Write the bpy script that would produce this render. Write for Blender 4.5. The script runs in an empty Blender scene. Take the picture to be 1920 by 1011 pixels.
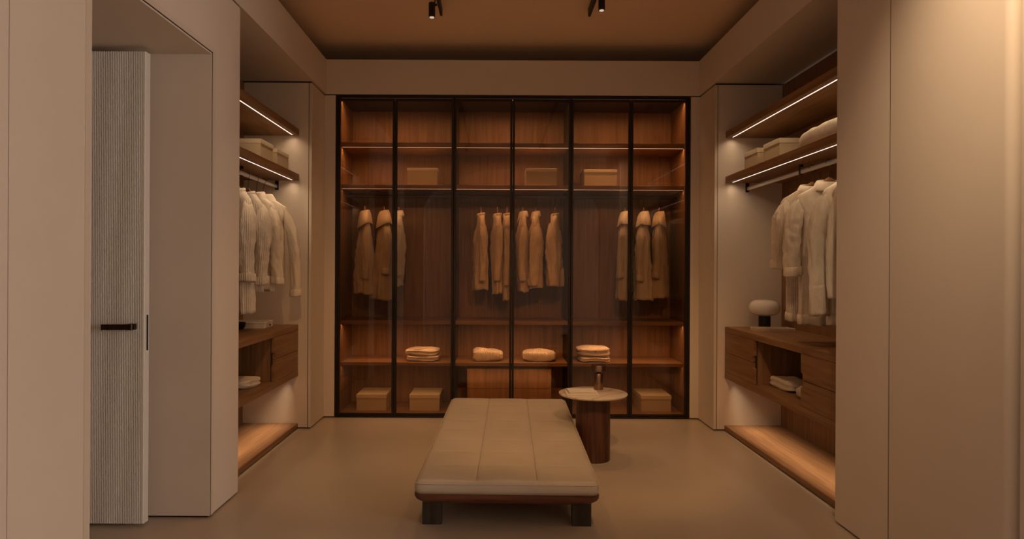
import bpy, bmesh, math, random
from math import pi, sin, cos, radians as R
from mathutils import Vector, Matrix, noise

sc = bpy.context.scene
C = sc.collection

# ------------------------------------------------------------------ camera
cam = bpy.data.cameras.new('camera'); co = bpy.data.objects.new('camera', cam); C.objects.link(co)
cam.sensor_width = 36; cam.lens = 1250 / 1920 * 36
cam.shift_x = 30 / 1920; cam.shift_y = -2.5 / 1920
co.location = (0, 0, 1.3); co.rotation_euler = (R(90), -0.005, 0)
cam.clip_start = 0.05
sc.camera = co
# ------------------------------------------------------------------ world, exposure
sc.view_settings.view_transform = 'Standard'; sc.view_settings.look = 'None'
sc.view_settings.gamma = 1; sc.view_settings.use_curve_mapping = False
sc.view_settings.exposure = 0.12
w = bpy.data.worlds.new('world'); sc.world = w; w.use_nodes = True
w.node_tree.nodes['Background'].inputs[0].default_value = (1.0, 0.80, 0.64, 1)
w.node_tree.nodes['Background'].inputs[1].default_value = 0.10
WARM = (1.0, 0.55, 0.235)
def area(name, loc, rot, sx, sy, power, col):
    l = bpy.data.lights.new(name, 'AREA'); l.shape = 'RECTANGLE'; l.size = sx; l.size_y = sy
    l.energy = power; l.color = col
    o = bpy.data.objects.new(name, l); C.objects.link(o); o.location = loc; o.rotation_euler = rot
    return o
# shop windows either side of the room behind the camera
area('daylight_left', (-5.2, -0.6, 1.6), (0, R(-90), 0), 2.4, 2.8, 92, (1.0, 0.93, 0.90))
area('daylight_right', (5.2, -0.6, 1.6), (0, R(90), 0), 2.4, 2.8, 182, (1.0, 0.89, 0.81))
def spot(name, loc, target, power, angle, blend=0.6, col=WARM, size=0.02):
    l = bpy.data.lights.new(name, 'SPOT'); l.energy = power; l.color = col
    l.spot_size = R(angle); l.spot_blend = blend; l.shadow_soft_size = size
    o = bpy.data.objects.new(name, l); C.objects.link(o); o.location = loc
    d = Vector(target) - Vector(loc)
    o.rotation_euler = d.to_track_quat('-Z', 'Y').to_euler()
    return o
SPOTS = [  # position of the lamp mouth, aim point, power, cone
    ((-0.42, 4.65, 3.045), (-0.42, 4.75, 0), 20, 120),
    ((0.69, 4.60, 3.080), (0.69, 4.7, 0), 21, 120),
    ((0.69, 1.45, 3.06), (0.62, 4.9, 0.35), 150, 44),
    ((-0.42, 1.45, 3.06), (-0.50, 5.0, 0.35), 70, 44),
]
for i, (a, b, p, an) in enumerate(SPOTS):
    spot('spot_beam', a, b, p, an)
spot('wall_wash', (1.10, 1.75, 3.06), (1.76, 2.26, 2.25), 112, 64, 1.0, (1.0, 0.72, 0.45), 0.05)

# ------------------------------------------------------------------ materials
def mat(name, col, rough=0.5, metal=0.0, spec=0.5, emit=None, es=0, coat=0):
    m = bpy.data.materials.new(name); m.use_nodes = True
    b = m.node_tree.nodes['Principled BSDF']
    b.inputs['Base Color'].default_value = (*col, 1); b.inputs['Roughness'].default_value = rough
    b.inputs['Metallic'].default_value = metal; b.inputs['Specular IOR Level'].default_value = spec
    if coat: b.inputs['Coat Weight'].default_value = coat
    if emit:
        b.inputs['Emission Color'].default_value = (*emit, 1); b.inputs['Emission Strength'].default_value = es
    return m
def N(m, t, **k):
    n = m.node_tree.nodes.new(t)
    for a, v in k.items(): setattr(n, a, v)
    return n
def L(m, a, b): m.node_tree.links.new(a, b)
def mottled(name, c1, c2, scale=(1, 1, 1), nscale=5, rough=0.5, bump=0.0, bscale=60, spec=0.5, detail=6, lo=0.35, hi=0.65, r2=None, bdist=0.01):
    m = mat(name, c1, rough, spec=spec); b = m.node_tree.nodes['Principled BSDF']
    tc = N(m, 'ShaderNodeTexCoord'); mp = N(m, 'ShaderNodeMapping'); mp.inputs['Scale'].default_value = scale
    nz = N(m, 'ShaderNodeTexNoise'); nz.inputs['Scale'].default_value = nscale; nz.inputs['Detail'].default_value = detail
    rp = N(m, 'ShaderNodeValToRGB'); rp.color_ramp.elements[0].position = lo; rp.color_ramp.elements[1].position = hi
    rp.color_ramp.elements[0].color = (*c1, 1); rp.color_ramp.elements[1].color = (*c2, 1)
    L(m, tc.outputs['Object'], mp.inputs[0]); L(m, mp.outputs[0], nz.inputs['Vector'])
    L(m, nz.outputs[0], rp.inputs[0]); L(m, rp.outputs[0], b.inputs['Base Color'])
    if r2 is not None:
        mr = N(m, 'ShaderNodeMapRange'); mr.inputs[3].default_value = rough; mr.inputs[4].default_value = r2
        L(m, nz.outputs[0], mr.inputs[0]); L(m, mr.outputs[0], b.inputs['Roughness'])
    if bump:
        n2 = N(m, 'ShaderNodeTexNoise'); n2.inputs['Scale'].default_value = bscale; n2.inputs['Detail'].default_value = 4
        bp = N(m, 'ShaderNodeBump'); bp.inputs['Strength'].default_value = bump; bp.inputs['Distance'].default_value = bdist
        L(m, mp.outputs[0], n2.inputs['Vector']); L(m, n2.outputs[0], bp.inputs['Height']); L(m, bp.outputs[0], b.inputs['Normal'])
    return m
def wood(name, dark, light, axis, rough=0.5, s=1.0):
    k = {'x': (2.2, 42, 42), 'y': (42, 2.2, 42), 'z': (42, 42, 2.2)}[axis]
    return mottled(name, dark, light, tuple(v * s for v in k), 1.0, rough, 0.25, 3.0, spec=0.35, detail=9, lo=0.30, hi=0.72, bdist=0.003)

OAK_D, OAK_L = (0.19, 0.093, 0.040), (0.315, 0.168, 0.077)
M = {}
M['wall'] = mottled('warm_plaster', (0.70, 0.60, 0.50), (0.72, 0.62, 0.52), (1, 1, 1), 2, 0.55, 0.02, 220, spec=0.3)
M['lacquer'] = mottled('satin_lacquer_panel', (0.66, 0.56, 0.46), (0.68, 0.58, 0.475), (1, 1, 1), 2, 0.38, 0.01, 220, spec=0.4)
M['ceil'] = mottled('ceiling_paint', (0.82, 0.61, 0.43), (0.84, 0.63, 0.445), (1, 1, 1), 1.2, 0.8, spec=0.2)
M['dark_gap'] = mat('shadow_gap_black', (0.015, 0.012, 0.01), 0.7)
M['floor'] = mottled('polished_microcement', (0.44, 0.36, 0.275), (0.53, 0.44, 0.345), (1, 1, 1), 0.9, 0.24, 0.008, 14, spec=0.5, lo=0.3, hi=0.7, r2=0.36, bdist=0.004)
for a in 'xyz':
    M['oak_' + a] = wood('oak_grain_' + a, OAK_D, OAK_L, a)
M['frame'] = mat('dark_bronze_frame', (0.022, 0.014, 0.010), 0.4, 0.5)
M['walnut'] = wood('walnut_frame', (0.07, 0.022, 0.012), (0.16, 0.06, 0.032), 'x', 0.4)
M['stained'] = wood('dark_stained_oak_leg', (0.024, 0.019, 0.014), (0.06, 0.048, 0.036), 'z', 0.5)
M['mahogany'] = wood('red_brown_oak_veneer', (0.04, 0.014, 0.008), (0.125, 0.05, 0.03), 'z', 0.42, 1.2)
M['leather'] = mottled('cream_leather', (0.475, 0.405, 0.325), (0.51, 0.435, 0.35), (1, 1, 1), 6, 0.42, 0.08, 140, spec=0.4, bdist=0.003)
M['piping'] = mat('pale_leather_piping', (0.52, 0.44, 0.355), 0.45)
M['seam'] = mat('sunken_leather_seam', (0.20, 0.15, 0.11), 0.6)
M['knit'] = mottled('cream_wool_knit', (0.62, 0.52, 0.41), (0.70, 0.59, 0.47), (1, 1, 1), 30, 0.9, 0.5, 260, spec=0.1, bdist=0.004)
M['linen'] = mottled('ivory_linen', (0.66, 0.57, 0.46), (0.72, 0.63, 0.51), (1, 1, 1), 12, 0.85, 0.25, 200, spec=0.1, bdist=0.003)
M['beige_cloth'] = mottled('sand_cloth', (0.56, 0.43, 0.29), (0.62, 0.49, 0.34), (1, 1, 1), 12, 0.85, 0.3, 200, spec=0.1, bdist=0.003)
M['grey_cloth'] = mottled('grey_wool', (0.20, 0.17, 0.14), (0.26, 0.22, 0.18), (1, 1, 1), 30, 0.9, 0.4, 260, spec=0.1)
M['stripe'] = mottled('striped_cream_cloth', (0.58, 0.50, 0.41), (0.66, 0.58, 0.48), (1, 1, 1), 20, 0.85, 0.3, 200, spec=0.1)
M['box'] = mottled('cream_paper_box', (0.50, 0.40, 0.25), (0.53, 0.425, 0.27), (1, 1, 1), 3, 0.6, 0.03, 200, spec=0.3)
M['box_lid'] = mottled('cream_paper_lid', (0.58, 0.48, 0.32), (0.60, 0.50, 0.335), (1, 1, 1), 3, 0.6, 0.03, 200, spec=0.3)
M['alu'] = mat('satin_aluminium', (0.60, 0.54, 0.48), 0.35, 0.6)
M['black'] = mat('matt_black_metal', (0.012, 0.010, 0.009), 0.45, 0.3)
M['handle'] = mat('dark_bronze_lever', (0.045, 0.026, 0.016), 0.4, 0.6)
M['hanger'] = wood('beech_hanger', (0.22, 0.10, 0.045), (0.36, 0.18, 0.09), 'x', 0.4)
M['bronze'] = mat('brushed_bronze', (0.30, 0.20, 0.13), 0.28, 1.0)
M['opal'] = mat('opal_glass', (0.80, 0.74, 0.67), 0.12, spec=0.6, coat=0.4)
M['opal'].node_tree.nodes['Principled BSDF'].inputs['Subsurface Weight'].default_value = 0.3
M['opal'].node_tree.nodes['Principled BSDF'].inputs['Subsurface Radius'].default_value = (.03, .02, .015)
M['paper'] = mat('ivory_paper', (0.72, 0.65, 0.56), 0.55)
M['grey_mark'] = mat('dark_label_mark', (0.08, 0.07, 0.06), 0.6)
M['button'] = mat('brown_button', (0.10, 0.05, 0.03), 0.3)
M['tray'] = mottled('travertine', (0.52, 0.42, 0.31), (0.66, 0.55, 0.43), (1, 6, 6), 3, 0.4, spec=0.4)
M['door'] = mottled('fluted_grey_lacquer', (0.74, 0.70, 0.63), (0.76, 0.72, 0.65), (1, 1, 1), 3, 0.45, spec=0.3)
# marble
m = mottled('cream_marble', (0.60, 0.49, 0.39), (0.66, 0.55, 0.44), (1, 1, 1), 4, 0.22, spec=0.5); M['marble'] = m
b = m.node_tree.nodes['Principled BSDF']
wv = N(m, 'ShaderNodeTexWave'); wv.inputs['Scale'].default_value = 2.2; wv.inputs['Distortion'].default_value = 9; wv.inputs['Detail'].default_value = 3
wr = N(m, 'ShaderNodeValToRGB'); wr.color_ramp.elements[0].position = 0.0; wr.color_ramp.elements[1].position = 0.10
wr.color_ramp.elements[0].color = (0.54, 0.41, 0.31, 1); wr.color_ramp.elements[1].color = (0.66, 0.55, 0.44, 1)
tc = N(m, 'ShaderNodeTexCoord'); mp = N(m, 'ShaderNodeMapping'); mp.inputs['Rotation'].default_value = (0, 0, 0.9)
L(m, tc.outputs['Object'], mp.inputs[0]); L(m, mp.outputs[0], wv.inputs[0]); L(m, wv.outputs[0], wr.inputs[0]); L(m, wr.outputs[0], b.inputs['Base Color'])
# LED, tinted glass
M['led'] = mat('led_diffuser', (0.9, 0.8, 0.7), 0.5, emit=(1.0, 0.80, 0.66), es=1.5)
M['led_dim'] = mat('led_diffuser_wardrobe', (0.9, 0.8, 0.7), 0.5, emit=(1.0, 0.62, 0.38), es=1.4)
M['lamp_mouth'] = mat('spot_lens', (0.9, 0.8, 0.7), 0.4, emit=(1.0, 0.8, 0.6), es=0.5)
m = bpy.data.materials.new('bronze_tinted_glass'); m.use_nodes = True; M['glass'] = m
nt = m.node_tree; nt.nodes.clear()
out = N(m, 'ShaderNodeOutputMaterial'); mx = N(m, 'ShaderNodeMixShader'); tr = N(m, 'ShaderNodeBsdfTransparent'); gl = N(m, 'ShaderNodeBsdfGlossy')
fr = N(m, 'ShaderNodeFresnel'); fr.inputs[0].default_value = 1.5
mul = N(m, 'ShaderNodeMath', operation='MULTIPLY_ADD'); mul.inputs[1].default_value = 1.3; mul.inputs[2].default_value = 0.0
tr.inputs[0].default_value = (0.80, 0.68, 0.56, 1); gl.inputs[0].default_value = (0.9, 0.9, 0.9, 1); gl.inputs['Roughness'].default_value = 0.0
L(m, fr.outputs[0], mul.inputs[0]); L(m, mul.outputs[0], mx.inputs[0]); L(m, tr.outputs[0], mx.inputs[1]); L(m, gl.outputs[0], mx.inputs[2]); L(m, mx.outputs[0], out.inputs[0])

# ------------------------------------------------------------------ helpers
def box(bm, x0, x1, y0, y1, z0, z1, bev=0.0, seg=1):
    r = bmesh.ops.create_cube(bm, size=1.0)
    vs = r['verts']
    for v in vs:
        v.co = Vector(((x0 + x1) / 2 + v.co.x * (x1 - x0), (y0 + y1) / 2 + v.co.y * (y1 - y0), (z0 + z1) / 2 + v.co.z * (z1 - z0)))
    if bev:
        es = list({e for v in vs for e in v.link_edges})
        bmesh.ops.bevel(bm, geom=es, offset=bev, segments=seg, affect='EDGES', profile=0.5)
def loft(bm, rings, close=True, cap0=True, cap1=True):
    vr = [[bm.verts.new(p) for p in r] for r in rings]
    n = len(vr[0])
    for a, b_ in zip(vr[:-1], vr[1:]):
        for i in range(n if close else n - 1):
            j = (i + 1) % n
            bm.faces.new((a[i], a[j], b_[j], b_[i]))
    if cap0: bm.faces.new(list(reversed(vr[0])))
    if cap1: bm.faces.new(vr[-1])
    return vr
def lathe(bm, prof, cx=0, cy=0, n=48):
    rings = [[(cx + r * cos(2 * pi * i / n), cy + r * sin(2 * pi * i / n), z) for i in range(n)] for r, z in prof]
    loft(bm, rings)
def tube(bm, pts, r, n=8, rads=None):
    pts = [Vector(p) for p in pts]; rings = []
    up = Vector((0, 0, 1))
    for i, p in enumerate(pts):
        t = (pts[min(i + 1, len(pts) - 1)] - pts[max(i - 1, 0)]).normalized()
        a = t.cross(up)
        if a.length < 0.05: a = t.cross(Vector((0, 1, 0)))
        a.normalize(); b_ = t.cross(a).normalized()
        rr = rads[i] if rads else r
        rings.append([p + (a * cos(2 * pi * k / n) + b_ * sin(2 * pi * k / n)) * rr for k in range(n)])
    loft(bm, rings)
def obj(name, bm, m, parent=None, smooth=False, loc=None):
    me = bpy.data.meshes.new(name)
    bmesh.ops.recalc_face_normals(bm, faces=bm.faces)
    bm.to_mesh(me); bm.free()
    me.materials.append(M[m] if isinstance(m, str) else m)
    if smooth:
        for p in me.polygons: p.use_smooth = True
        if smooth != 'all':
            try: me.set_sharp_from_angle(angle=R(40))
            except Exception: pass
    o = bpy.data.objects.new(name, me); C.objects.link(o)
    if parent: o.parent = parent
    if loc: o.location = loc
    return o
def bx(name, m, parent, x0, x1, y0, y1, z0, z1, bev=0.001, label=None):
    bm = bmesh.new(); box(bm, min(x0, x1), max(x0, x1), y0, y1, z0, z1, bev)
    o = obj(name, bm, m, parent)
    if label: o['label'] = label
    return o
def thing(name, label, cat, loc=(0, 0, 0), rz=0, group=None):
    o = bpy.data.objects.new(name, None); C.objects.link(o); o.empty_display_size = 0.1
    o.location = loc; o.rotation_euler = (0, 0, rz); o['label'] = label; o['category'] = cat
    if group: o['group'] = group
    return o
def tag(o, label, cat, group=None):
    o['label'] = label; o['category'] = cat
    if group: o['group'] = group
    return o
def struct(name, bm, m, parent=None, smooth=False):
    o = obj(name, bm, m, parent, smooth)
    if parent is None: o['kind'] = 'structure'
    return o
def sbx(name, m, *boxes, bev=0.0, label=None, parent=None):
    bm = bmesh.new()
    for b_ in boxes: box(bm, *b_, bev)
    o = struct(name, bm, m, parent)
    if label: o['label'] = label
    return o

# ------------------------------------------------------------------ constants of the room
XL, XR = -1.477, 1.750          # faces of left and right walls
YN = 5.37                       # end of the side niches
YW = 5.77                       # front of the glass wardrobe
ZS, ZC, ZB = 2.80, 3.25, 3.10   # soffit, ceiling, lip of bulkhead
BL, BR = -2.035, 2.300          # wood at the back of the niches

sbx('floor', 'floor', (-6, 6, -4.2, 7, -0.1, 0.0), label='polished beige microcement floor')
sbx('ceiling', 'ceil', (-6, 6, -4.2, 7, ZC, ZC + 0.1), label='warm beige recessed ceiling')
sbx('trim_1', 'wall', (-6, XL, 0.9, YW, ZS, ZB), label='beige ceiling bulkhead over left closet')
sbx('trim_2', 'wall', (XR, 6, 0.9, YW, ZS, ZB), label='beige ceiling bulkhead over right closet')
sbx('trim_3', 'wall', (-6, 6, YW, 6.9, ZS, ZB), label='beige ceiling bulkhead above the glass wardrobe')
# dark shadow gap between the walls and the bulkhead
sbx('trim_4', 'dark_gap', (-2.9, XL - 0.012, 0.95, 3.82, 2.786, ZS), (XR + 0.012, 2.9, 2.28, 3.42, 2.786, ZS), (-2.9, XL - 0.02, YN + 0.012, YW, 2.786, ZS), (XR + 0.02, 2.9, YN + 0.012, YW, 2.786, ZS), (-1.6, 1.9, YW + 0.012, 6.3, 2.792, ZS), label='black shadow gap under the bulkhead')
ZT = 2.786; ZG = 0.010
# left wall: near panels, header over the passage, far pier
wl = sbx('wall_left', 'wall', (-6, XL, 0.9, 2.016, ZG, ZT), (-6, XL, 2.0195, 2.43, ZG, ZT), (-3.2, XL, 2.43, 3.45, 2.400, ZT), (-3.2, XL, 3.45, 3.83, ZG, ZT), label='beige left wall with a deep passage opening')
sbx('trim_5', 'dark_gap', (-6, XL - 0.015, 0.9, 2.42, 0, ZT), (-3.1, XL - 0.015, 3.46, 3.83, 0, ZG + 0.002), label='recessed black skirting under left wall')
sbx('wall_passage', 'wall', (-3.3, -2.85, 2.43, 3.45, 0, 2.4), label='end wall of the passage')
# door frame trim round the passage opening: slim profile with shadow line
bm = bmesh.new()
for x in (XL,):
    box(bm, x - 0.004, x + 0.0035, 3.462, 3.490, ZG, 2.438)
    box(bm, x - 0.004, x + 0.0035, 2.4181, 3.4619, 2.413, 2.438)
    box(bm, x - 0.004, x + 0.0035, 2.39, 2.418, ZG, 2.438)
struct('trim_6', bm, 'lacquer')['label'] = 'slim raised frame around the passage opening'
bm = bmesh.new()
box(bm, XL - 0.02, XL + 0.0005, 3.4555, 3.4618, ZG, 2.4128); box(bm, XL - 0.02, XL + 0.0005, 2.4305, 3.4554, 2.408, 2.4128)
struct('trim_7', bm, 'dark_gap')['label'] = 'thin dark shadow line inside the passage frame'
# right wall: pier and near panel with rounded end
bm = bmesh.new(); box(bm, XR, 3.0, 2.975, 3.43, ZG, ZT, 0.002)
wr_ = struct('wall_right', bm, 'wall'); wr_['label'] = 'grey-beige pier of the right wall'
bm = bmesh.new(); rr = 0.035; xx = XR - 0.003; y0 = 2.262; prof = []
for i in range(9):
    a = pi / 2 * i / 8; prof.append((xx + rr - rr * cos(pi / 2 - a), y0 + rr - rr * sin(pi / 2 - a)))
prof = [(xx + rr - rr * sin(pi / 2 * i / 8), y0 + rr - rr * cos(pi / 2 * i / 8)) for i in range(9)] + [(xx, 2.958), (3.0, 2.958), (3.0, y0)]
loft(bm, [[(x, y, ZG) for x, y in prof], [(x, y, ZT) for x, y in prof]])
o = struct('wall_right_near', bm, 'lacquer', smooth=True); o['label'] = 'smooth tan panel of the right wall with rounded end'
sbx('trim_8', 'dark_gap', (XR + 0.02, 2.95, 2.30, 3.42, 0, ZT), (XR - 0.001, XR + 0.0195, 2.9585, 2.9655, ZG, ZT), label='recessed black skirting and joint behind right wall')
sbx('trim_9', 'lacquer', (XR - 0.0015, XR + 0.018, 2.966, 2.9745, ZG, ZT), label='narrow vertical strip beside the joint of the right wall')
sbx('trim_18', 'lacquer', (XR, 2.2, 2.10, 2.222, ZG, ZT), label='narrow added post shading the groove at the right edge')  # post added to keep light off the rounded end of the panel
# niche ends, return piers, filler strips beside the wardrobe
def frame_side(s, xin, xback, idx):
    a, b_ = sorted((xin, s * 3.0)); side = 'left' if s < 0 else 'right'
    o = sbx('wall_back_' + side, 'wall', (a, b_, YN, YW, ZG, ZT), label='beige wall closing the %s closet niche' % side)
    sbx('trim_%d' % idx, 'dark_gap', (*sorted((xin + s * 0.012, s * 2.9)), YN + 0.012, YW, 0, ZG + 0.002), label='thin black skirting under the %s rear pier' % side)
    # slim raised edge strip on the face (door edge)
    sbx('trim_%d' % (idx + 1), 'lacquer', (*sorted((xin + s * -0.002, xin + s * 0.020)), YN - 0.004, YN + 0.4, ZG, ZT - 0.004), label='slim edge profile of the %s rear pier' % side)
    sbx('trim_%d' % (idx + 2), 'dark_gap', (*sorted((xin + s * 0.021, xin + s * 0.0255)), YN - 0.001, YN + 0.02, ZG, ZT), label='vertical shadow line of the %s rear pier' % side)
frame_side(-1, XL - 0.012, BL, 10)
frame_side(1, XR + 0.008, BR, 13)
sbx('trim_16', 'wall', (XL - .03, -1.395, YW, YW + 0.05, ZG, 2.79), label='beige filler strip left of the glass wardrobe')
sbx('trim_17', 'wall', (1.681, XR + .03, YW, YW + 0.05, ZG, 2.79), label='beige filler strip right of the glass wardrobe')
# wood panelling at the back of the niches
def panelling(name, x, s, y0, y1, label):
    t = thing(name, label, 'panelling', (x, y0, 0))
    n = 3; w_ = (y1 - y0) / n
    for k in range(n):
        bx('panel', 'oak_z', t, 0, s * 0.03, k * w_ + 0.001, (k + 1) * w_ - 0.001, 0.002, ZT, 0.001)
    return t
panelling('wood_panelling', BL, -1, 3.83, YN, 'brown oak panelling at the back of the left closet niche')
panelling('wood_panelling', BR, 1, 3.43, YN, 'brown oak panelling at the back of the right closet niche')
sbx('wall_back', 'dark_gap', (-3, 3, 6.34, 6.5, 0, ZS), label='wall behind the wardrobe')

# room behind the camera: wall with an arched opening, side walls beyond
bm = bmesh.new()
ax, hw, zs_, zt_ = 0.29, 1.62, 2.30, 3.12
inner = [(ax - hw, 0.0)] + [(ax - hw * cos(pi * i / 32), zs_ + (zt_ - zs_) * sin(pi * i / 32)) for i in range(33)] + [(ax + hw, 0.0)]
outer = [(-5.0, 0.0)] + [(ax - 5.2 * cos(pi * i / 32) if 0 < i < 32 else (-5.0 if i == 0 else 5.0), ZC) for i in range(33)] + [(5.0, 0.0)]
outer = [(max(-5.0, min(5.0, x)), z) for x, z in outer]
fv = [[bm.verts.new((x, y, z)) for x, z in p] for y in (-0.9, -0.65) for p in (inner, outer)]
for i in range(len(inner) - 1):
    bm.faces.new((fv[0][i], fv[0][i + 1], fv[1][i + 1], fv[1][i])); bm.faces.new((fv[2][i], fv[3][i], fv[3][i + 1], fv[2][i + 1]))
    bm.faces.new((fv[0][i], fv[2][i], fv[2][i + 1], fv[0][i + 1])); bm.faces.new((fv[1][i], fv[1][i + 1], fv[3][i + 1], fv[3][i]))
struct('wall_front', bm, 'wall')['label'] = 'wall with an arched opening behind the viewpoint'
sbx('wall_far_front', 'wall', (-6, 6, -4.2, -4.0, 0, ZC), label='far wall of the room behind the viewpoint')

# ------------------------------------------------------------------ fluted door leaf standing open in the passage
t = thing('door_1', '', 'door', (-1.755, 3.33, 0)); del t['label']; del t['category']; t['kind'] = 'structure'
t['label'] = 'pale vertically fluted door standing open in the left passage'
bm = bmesh.new(); W = 0.92; pitch = 0.0088; th = 0.045
prof = [(0, th), (0, 0.004), (-0.004, 0), (-0.016, 0)]
x = -0.018
while x - pitch > -W + 0.012:
    for k in range(7):
        u = k / 6; prof.append((x - u * pitch, -0.0005 + 0.0042 * (1 - math.sqrt(max(0, 1 - (2 * u - 1) ** 2))))) if k < 6 else None
    x -= pitch
prof += [(x, 0), (-W, 0), (-W, th)]
loft(bm, [[(px, py, 0.014) for px, py in prof], [(px, py, 2.374) for px, py in prof]])
obj('door_leaf', bm, 'door', t)
# lever handle
bm = bmesh.new(); box(bm, -0.064, -0.036, -0.052, -0.0005, 0.985, 1.015, 0.002)
lv = obj('handle_stem', bm, 'handle', t)
bm = bmesh.new(); loft(bm, [[(-0.036 - .004 * 0, -0.036, z0), (-0.060, -0.050, z0), (-0.182, -0.060, z0), (-0.182, -0.050, z0), (-0.058, -0.038, z0), (-.036, -.030, z0)] for z0 in (0.986, 1.014)])
obj('lever_handle', bm, 'handle', t)
bm = bmesh.new()
pr = [(0.010 * cos(a) + 0.024, (0.878 + 0.01 + 0.01 * sin(a)) if sin(a) < 0 else (1.045 + 0.01 * sin(a))) for a in [2 * pi * i / 16 for i in range(16)]]
pr = [(0.028 + 0.0075 * cos(a), (1.050 if sin(a) >= 0 else 0.884) + 0.0075 * sin(a)) for a in [2 * pi * (i + .5) / 16 for i in range(16)]]
loft(bm, [[(-0.002, y, z) for y, z in pr], [(0.0015, y, z) for y, z in pr]])
obj('lock_plate', bm, 'black', t)
# hinges on the hidden edge
bm = bmesh.new()
for z in (0.25, 1.2, 2.1): box(bm, -W - 0.006, -W, 0.005, 0.035, z, z + 0.1)
obj('hinge', bm, 'black', t)

# ------------------------------------------------------------------ shelves, rails, cabinets of the side niches
LEDC = (1.0, 0.72, 0.46); LEDW = (1.0, 0.54, 0.25)
def led(parent, m, x0, x1, y0, y1, z, power=1.0, spread=150, tilt=(0, 0)):
    o = bx('led_strip', m, parent, x0, x1, y0, y1, z - 0.0006, z + 0.004, 0)
    base = parent
    off = Vector((0, 0, 0))
    while base: off += base.location; base = base.parent
    side = m != 'led_dim'
    l = bpy.data.lights.new('led_light', 'AREA'); l.shape = 'RECTANGLE'
    l.size = max(0.004, x1 - x0 if x1 > x0 else x0 - x1); l.size_y = y1 - y0
    l.energy = power * max(l.size, l.size_y); l.color = LEDC if side else LEDW; l.spread = R(spread)
    q = bpy.data.objects.new('led_light', l); C.objects.link(q)
    q.location = off + Vector(((x0 + x1) / 2, (y0 + y1) / 2, z - 0.002)); q.rotation_euler = (R(tilt[0]), R(tilt[1]), 0)
    return o
def side_shelf(s, z, y0, label):
    xf = 1.845 if s > 0 else -1.590; xb = (BR if s > 0 else BL)
    t = thing('wall_shelf', label, 'shelf', (0, 0, z))
    bx('board', 'oak_y', t, xf, xb, y0, YN - 0.001, 0, 0.050, 0.0012)
    led(t, 'led', xf + s * 0.042, xf + s * 0.051, y0 + 0.01, YN - 0.035, 0)
    return t
side_shelf(-1, 2.360, 3.84, 'upper brown oak shelf of the left closet, nothing on it, glowing strip beneath')
side_shelf(-1, 1.998, 3.84, 'lower brown oak shelf of the left closet, carrying two cream boxes')
side_shelf(1, 2.358, 3.44, 'upper brown oak shelf of the right closet, nothing on it, glowing strip beneath')
side_shelf(1, 1.996, 3.44, 'lower brown oak shelf of the right closet, carrying two cream boxes')
def oval_rail(s, x, y0, brs, label):
    t = thing('clothes_rail', label, 'rail', (x, 0, 1.950))
    bm = bmesh.new(); n = 16
    loft(bm, [[(0.007 * cos(2 * pi * i / n), y, 0.016 * sin(2 * pi * i / n)) for i in range(n)] for y in (y0, YN - 0.012)])
    obj('rail', bm, 'alu', t, smooth=True)
    for yb in brs:
        bm = bmesh.new(); box(bm, -0.012, 0.012, yb - 0.010, yb + 0.010, 0.030, 0.0465, 0.001); box(bm, -0.0105, -0.0075, yb - 0.008, yb + 0.008, -0.018, 0.032); box(bm, -0.0105, 0.0105, yb - 0.008, yb + 0.008, -0.021, -0.017)
        obj('hanging_bracket', bm, 'black', t)
    bm = bmesh.new(); box(bm, -0.013, 0.013, YN - 0.014, YN - 0.001, -0.028, 0.044, 0.001)
    obj('end_bracket', bm, 'black', t)
oval_rail(-1, -1.766, 3.85, (4.62,), 'pale oval clothes rail below the lower shelf in the left closet')
oval_rail(1, 2.018, 3.45, (4.42,), 'pale oval clothes rail below the lower shelf in the right closet')

def chest(s, y_units, y0, label):
    xf = 1.845 if s > 0 else -1.590; xb = (BR if s > 0 else BL) - s * 0.001
    t = thing('drawer_cabinet', label, 'cabinet', (0, 0, 0.424))
    Z = lambda z: z - 0.424
    bx('top_board', 'oak_y', t, xf, xb, y0, YN - 0.001, Z(0.794), Z(0.838), 0.0012)
    bx('base_board', 'oak_y', t, xf, xb, y0, YN - 0.001, Z(0.424), Z(0.475), 0.0012)
    led(t, 'led', xf + s * 0.042, xf + s * 0.051, y0 + 0.01, YN - 0.035, Z(0.424), 1.3, 62, (0, -s * 19))
    for (ya, yb, notch) in y_units:
        bx('side_panel', 'oak_z', t, xf + s * 0.028, xb, ya + 0.001, ya + 0.020, Z(0.476), Z(0.793), 0.0)
        bx('side_panel', 'oak_z', t, xf + s * 0.028, xb, yb - 0.020, yb - 0.001, Z(0.476), Z(0.793), 0.0)
        # drawer fronts with notch cut into the end nearest the opening
        for lo, hi, low in ((0.477, 0.632, True), (0.636, 0.792, False)):
            bm = bmesh.new(); yn = ya if notch < 0 else yb; d = -notch
            c = 0.047
            if low: pts = [(ya, lo), (yb, lo), (yb, hi), (ya, hi)]
            if notch < 0:
                pts = ([(ya, lo), (yb, lo), (yb, hi), (ya + .024, hi), (ya + .024, hi - c + .012), (ya, hi - c)] if low else [(ya, lo + c), (ya + .024, lo + c - .012), (ya + .024, lo), (yb, lo), (yb, hi), (ya, hi)])
            else:
                pts = ([(ya, lo), (yb, lo), (yb, hi - c), (yb - .024, hi - c + .012), (yb - .024, hi), (ya, hi)] if low else [(ya, lo), (yb - .024, lo), (yb - .024, lo + c - .012), (yb, lo + c), (yb, hi), (ya, hi)])
            loft(bm, [[(x, y, Z(z)) for y, z in pts] for x in (xf + s * 0.001, xf + s * 0.021)])
            obj('drawer', bm, 'oak_y', t)
        bx('notch_shade', 'dark_gap', t, xf + s * 0.0225, xf + s * 0.0275, ya + 0.002, yb - 0.002, Z(0.477), Z(0.792), 0.0)  # black sheet gives the notches their dark, as shade inside would
    return t
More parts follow.
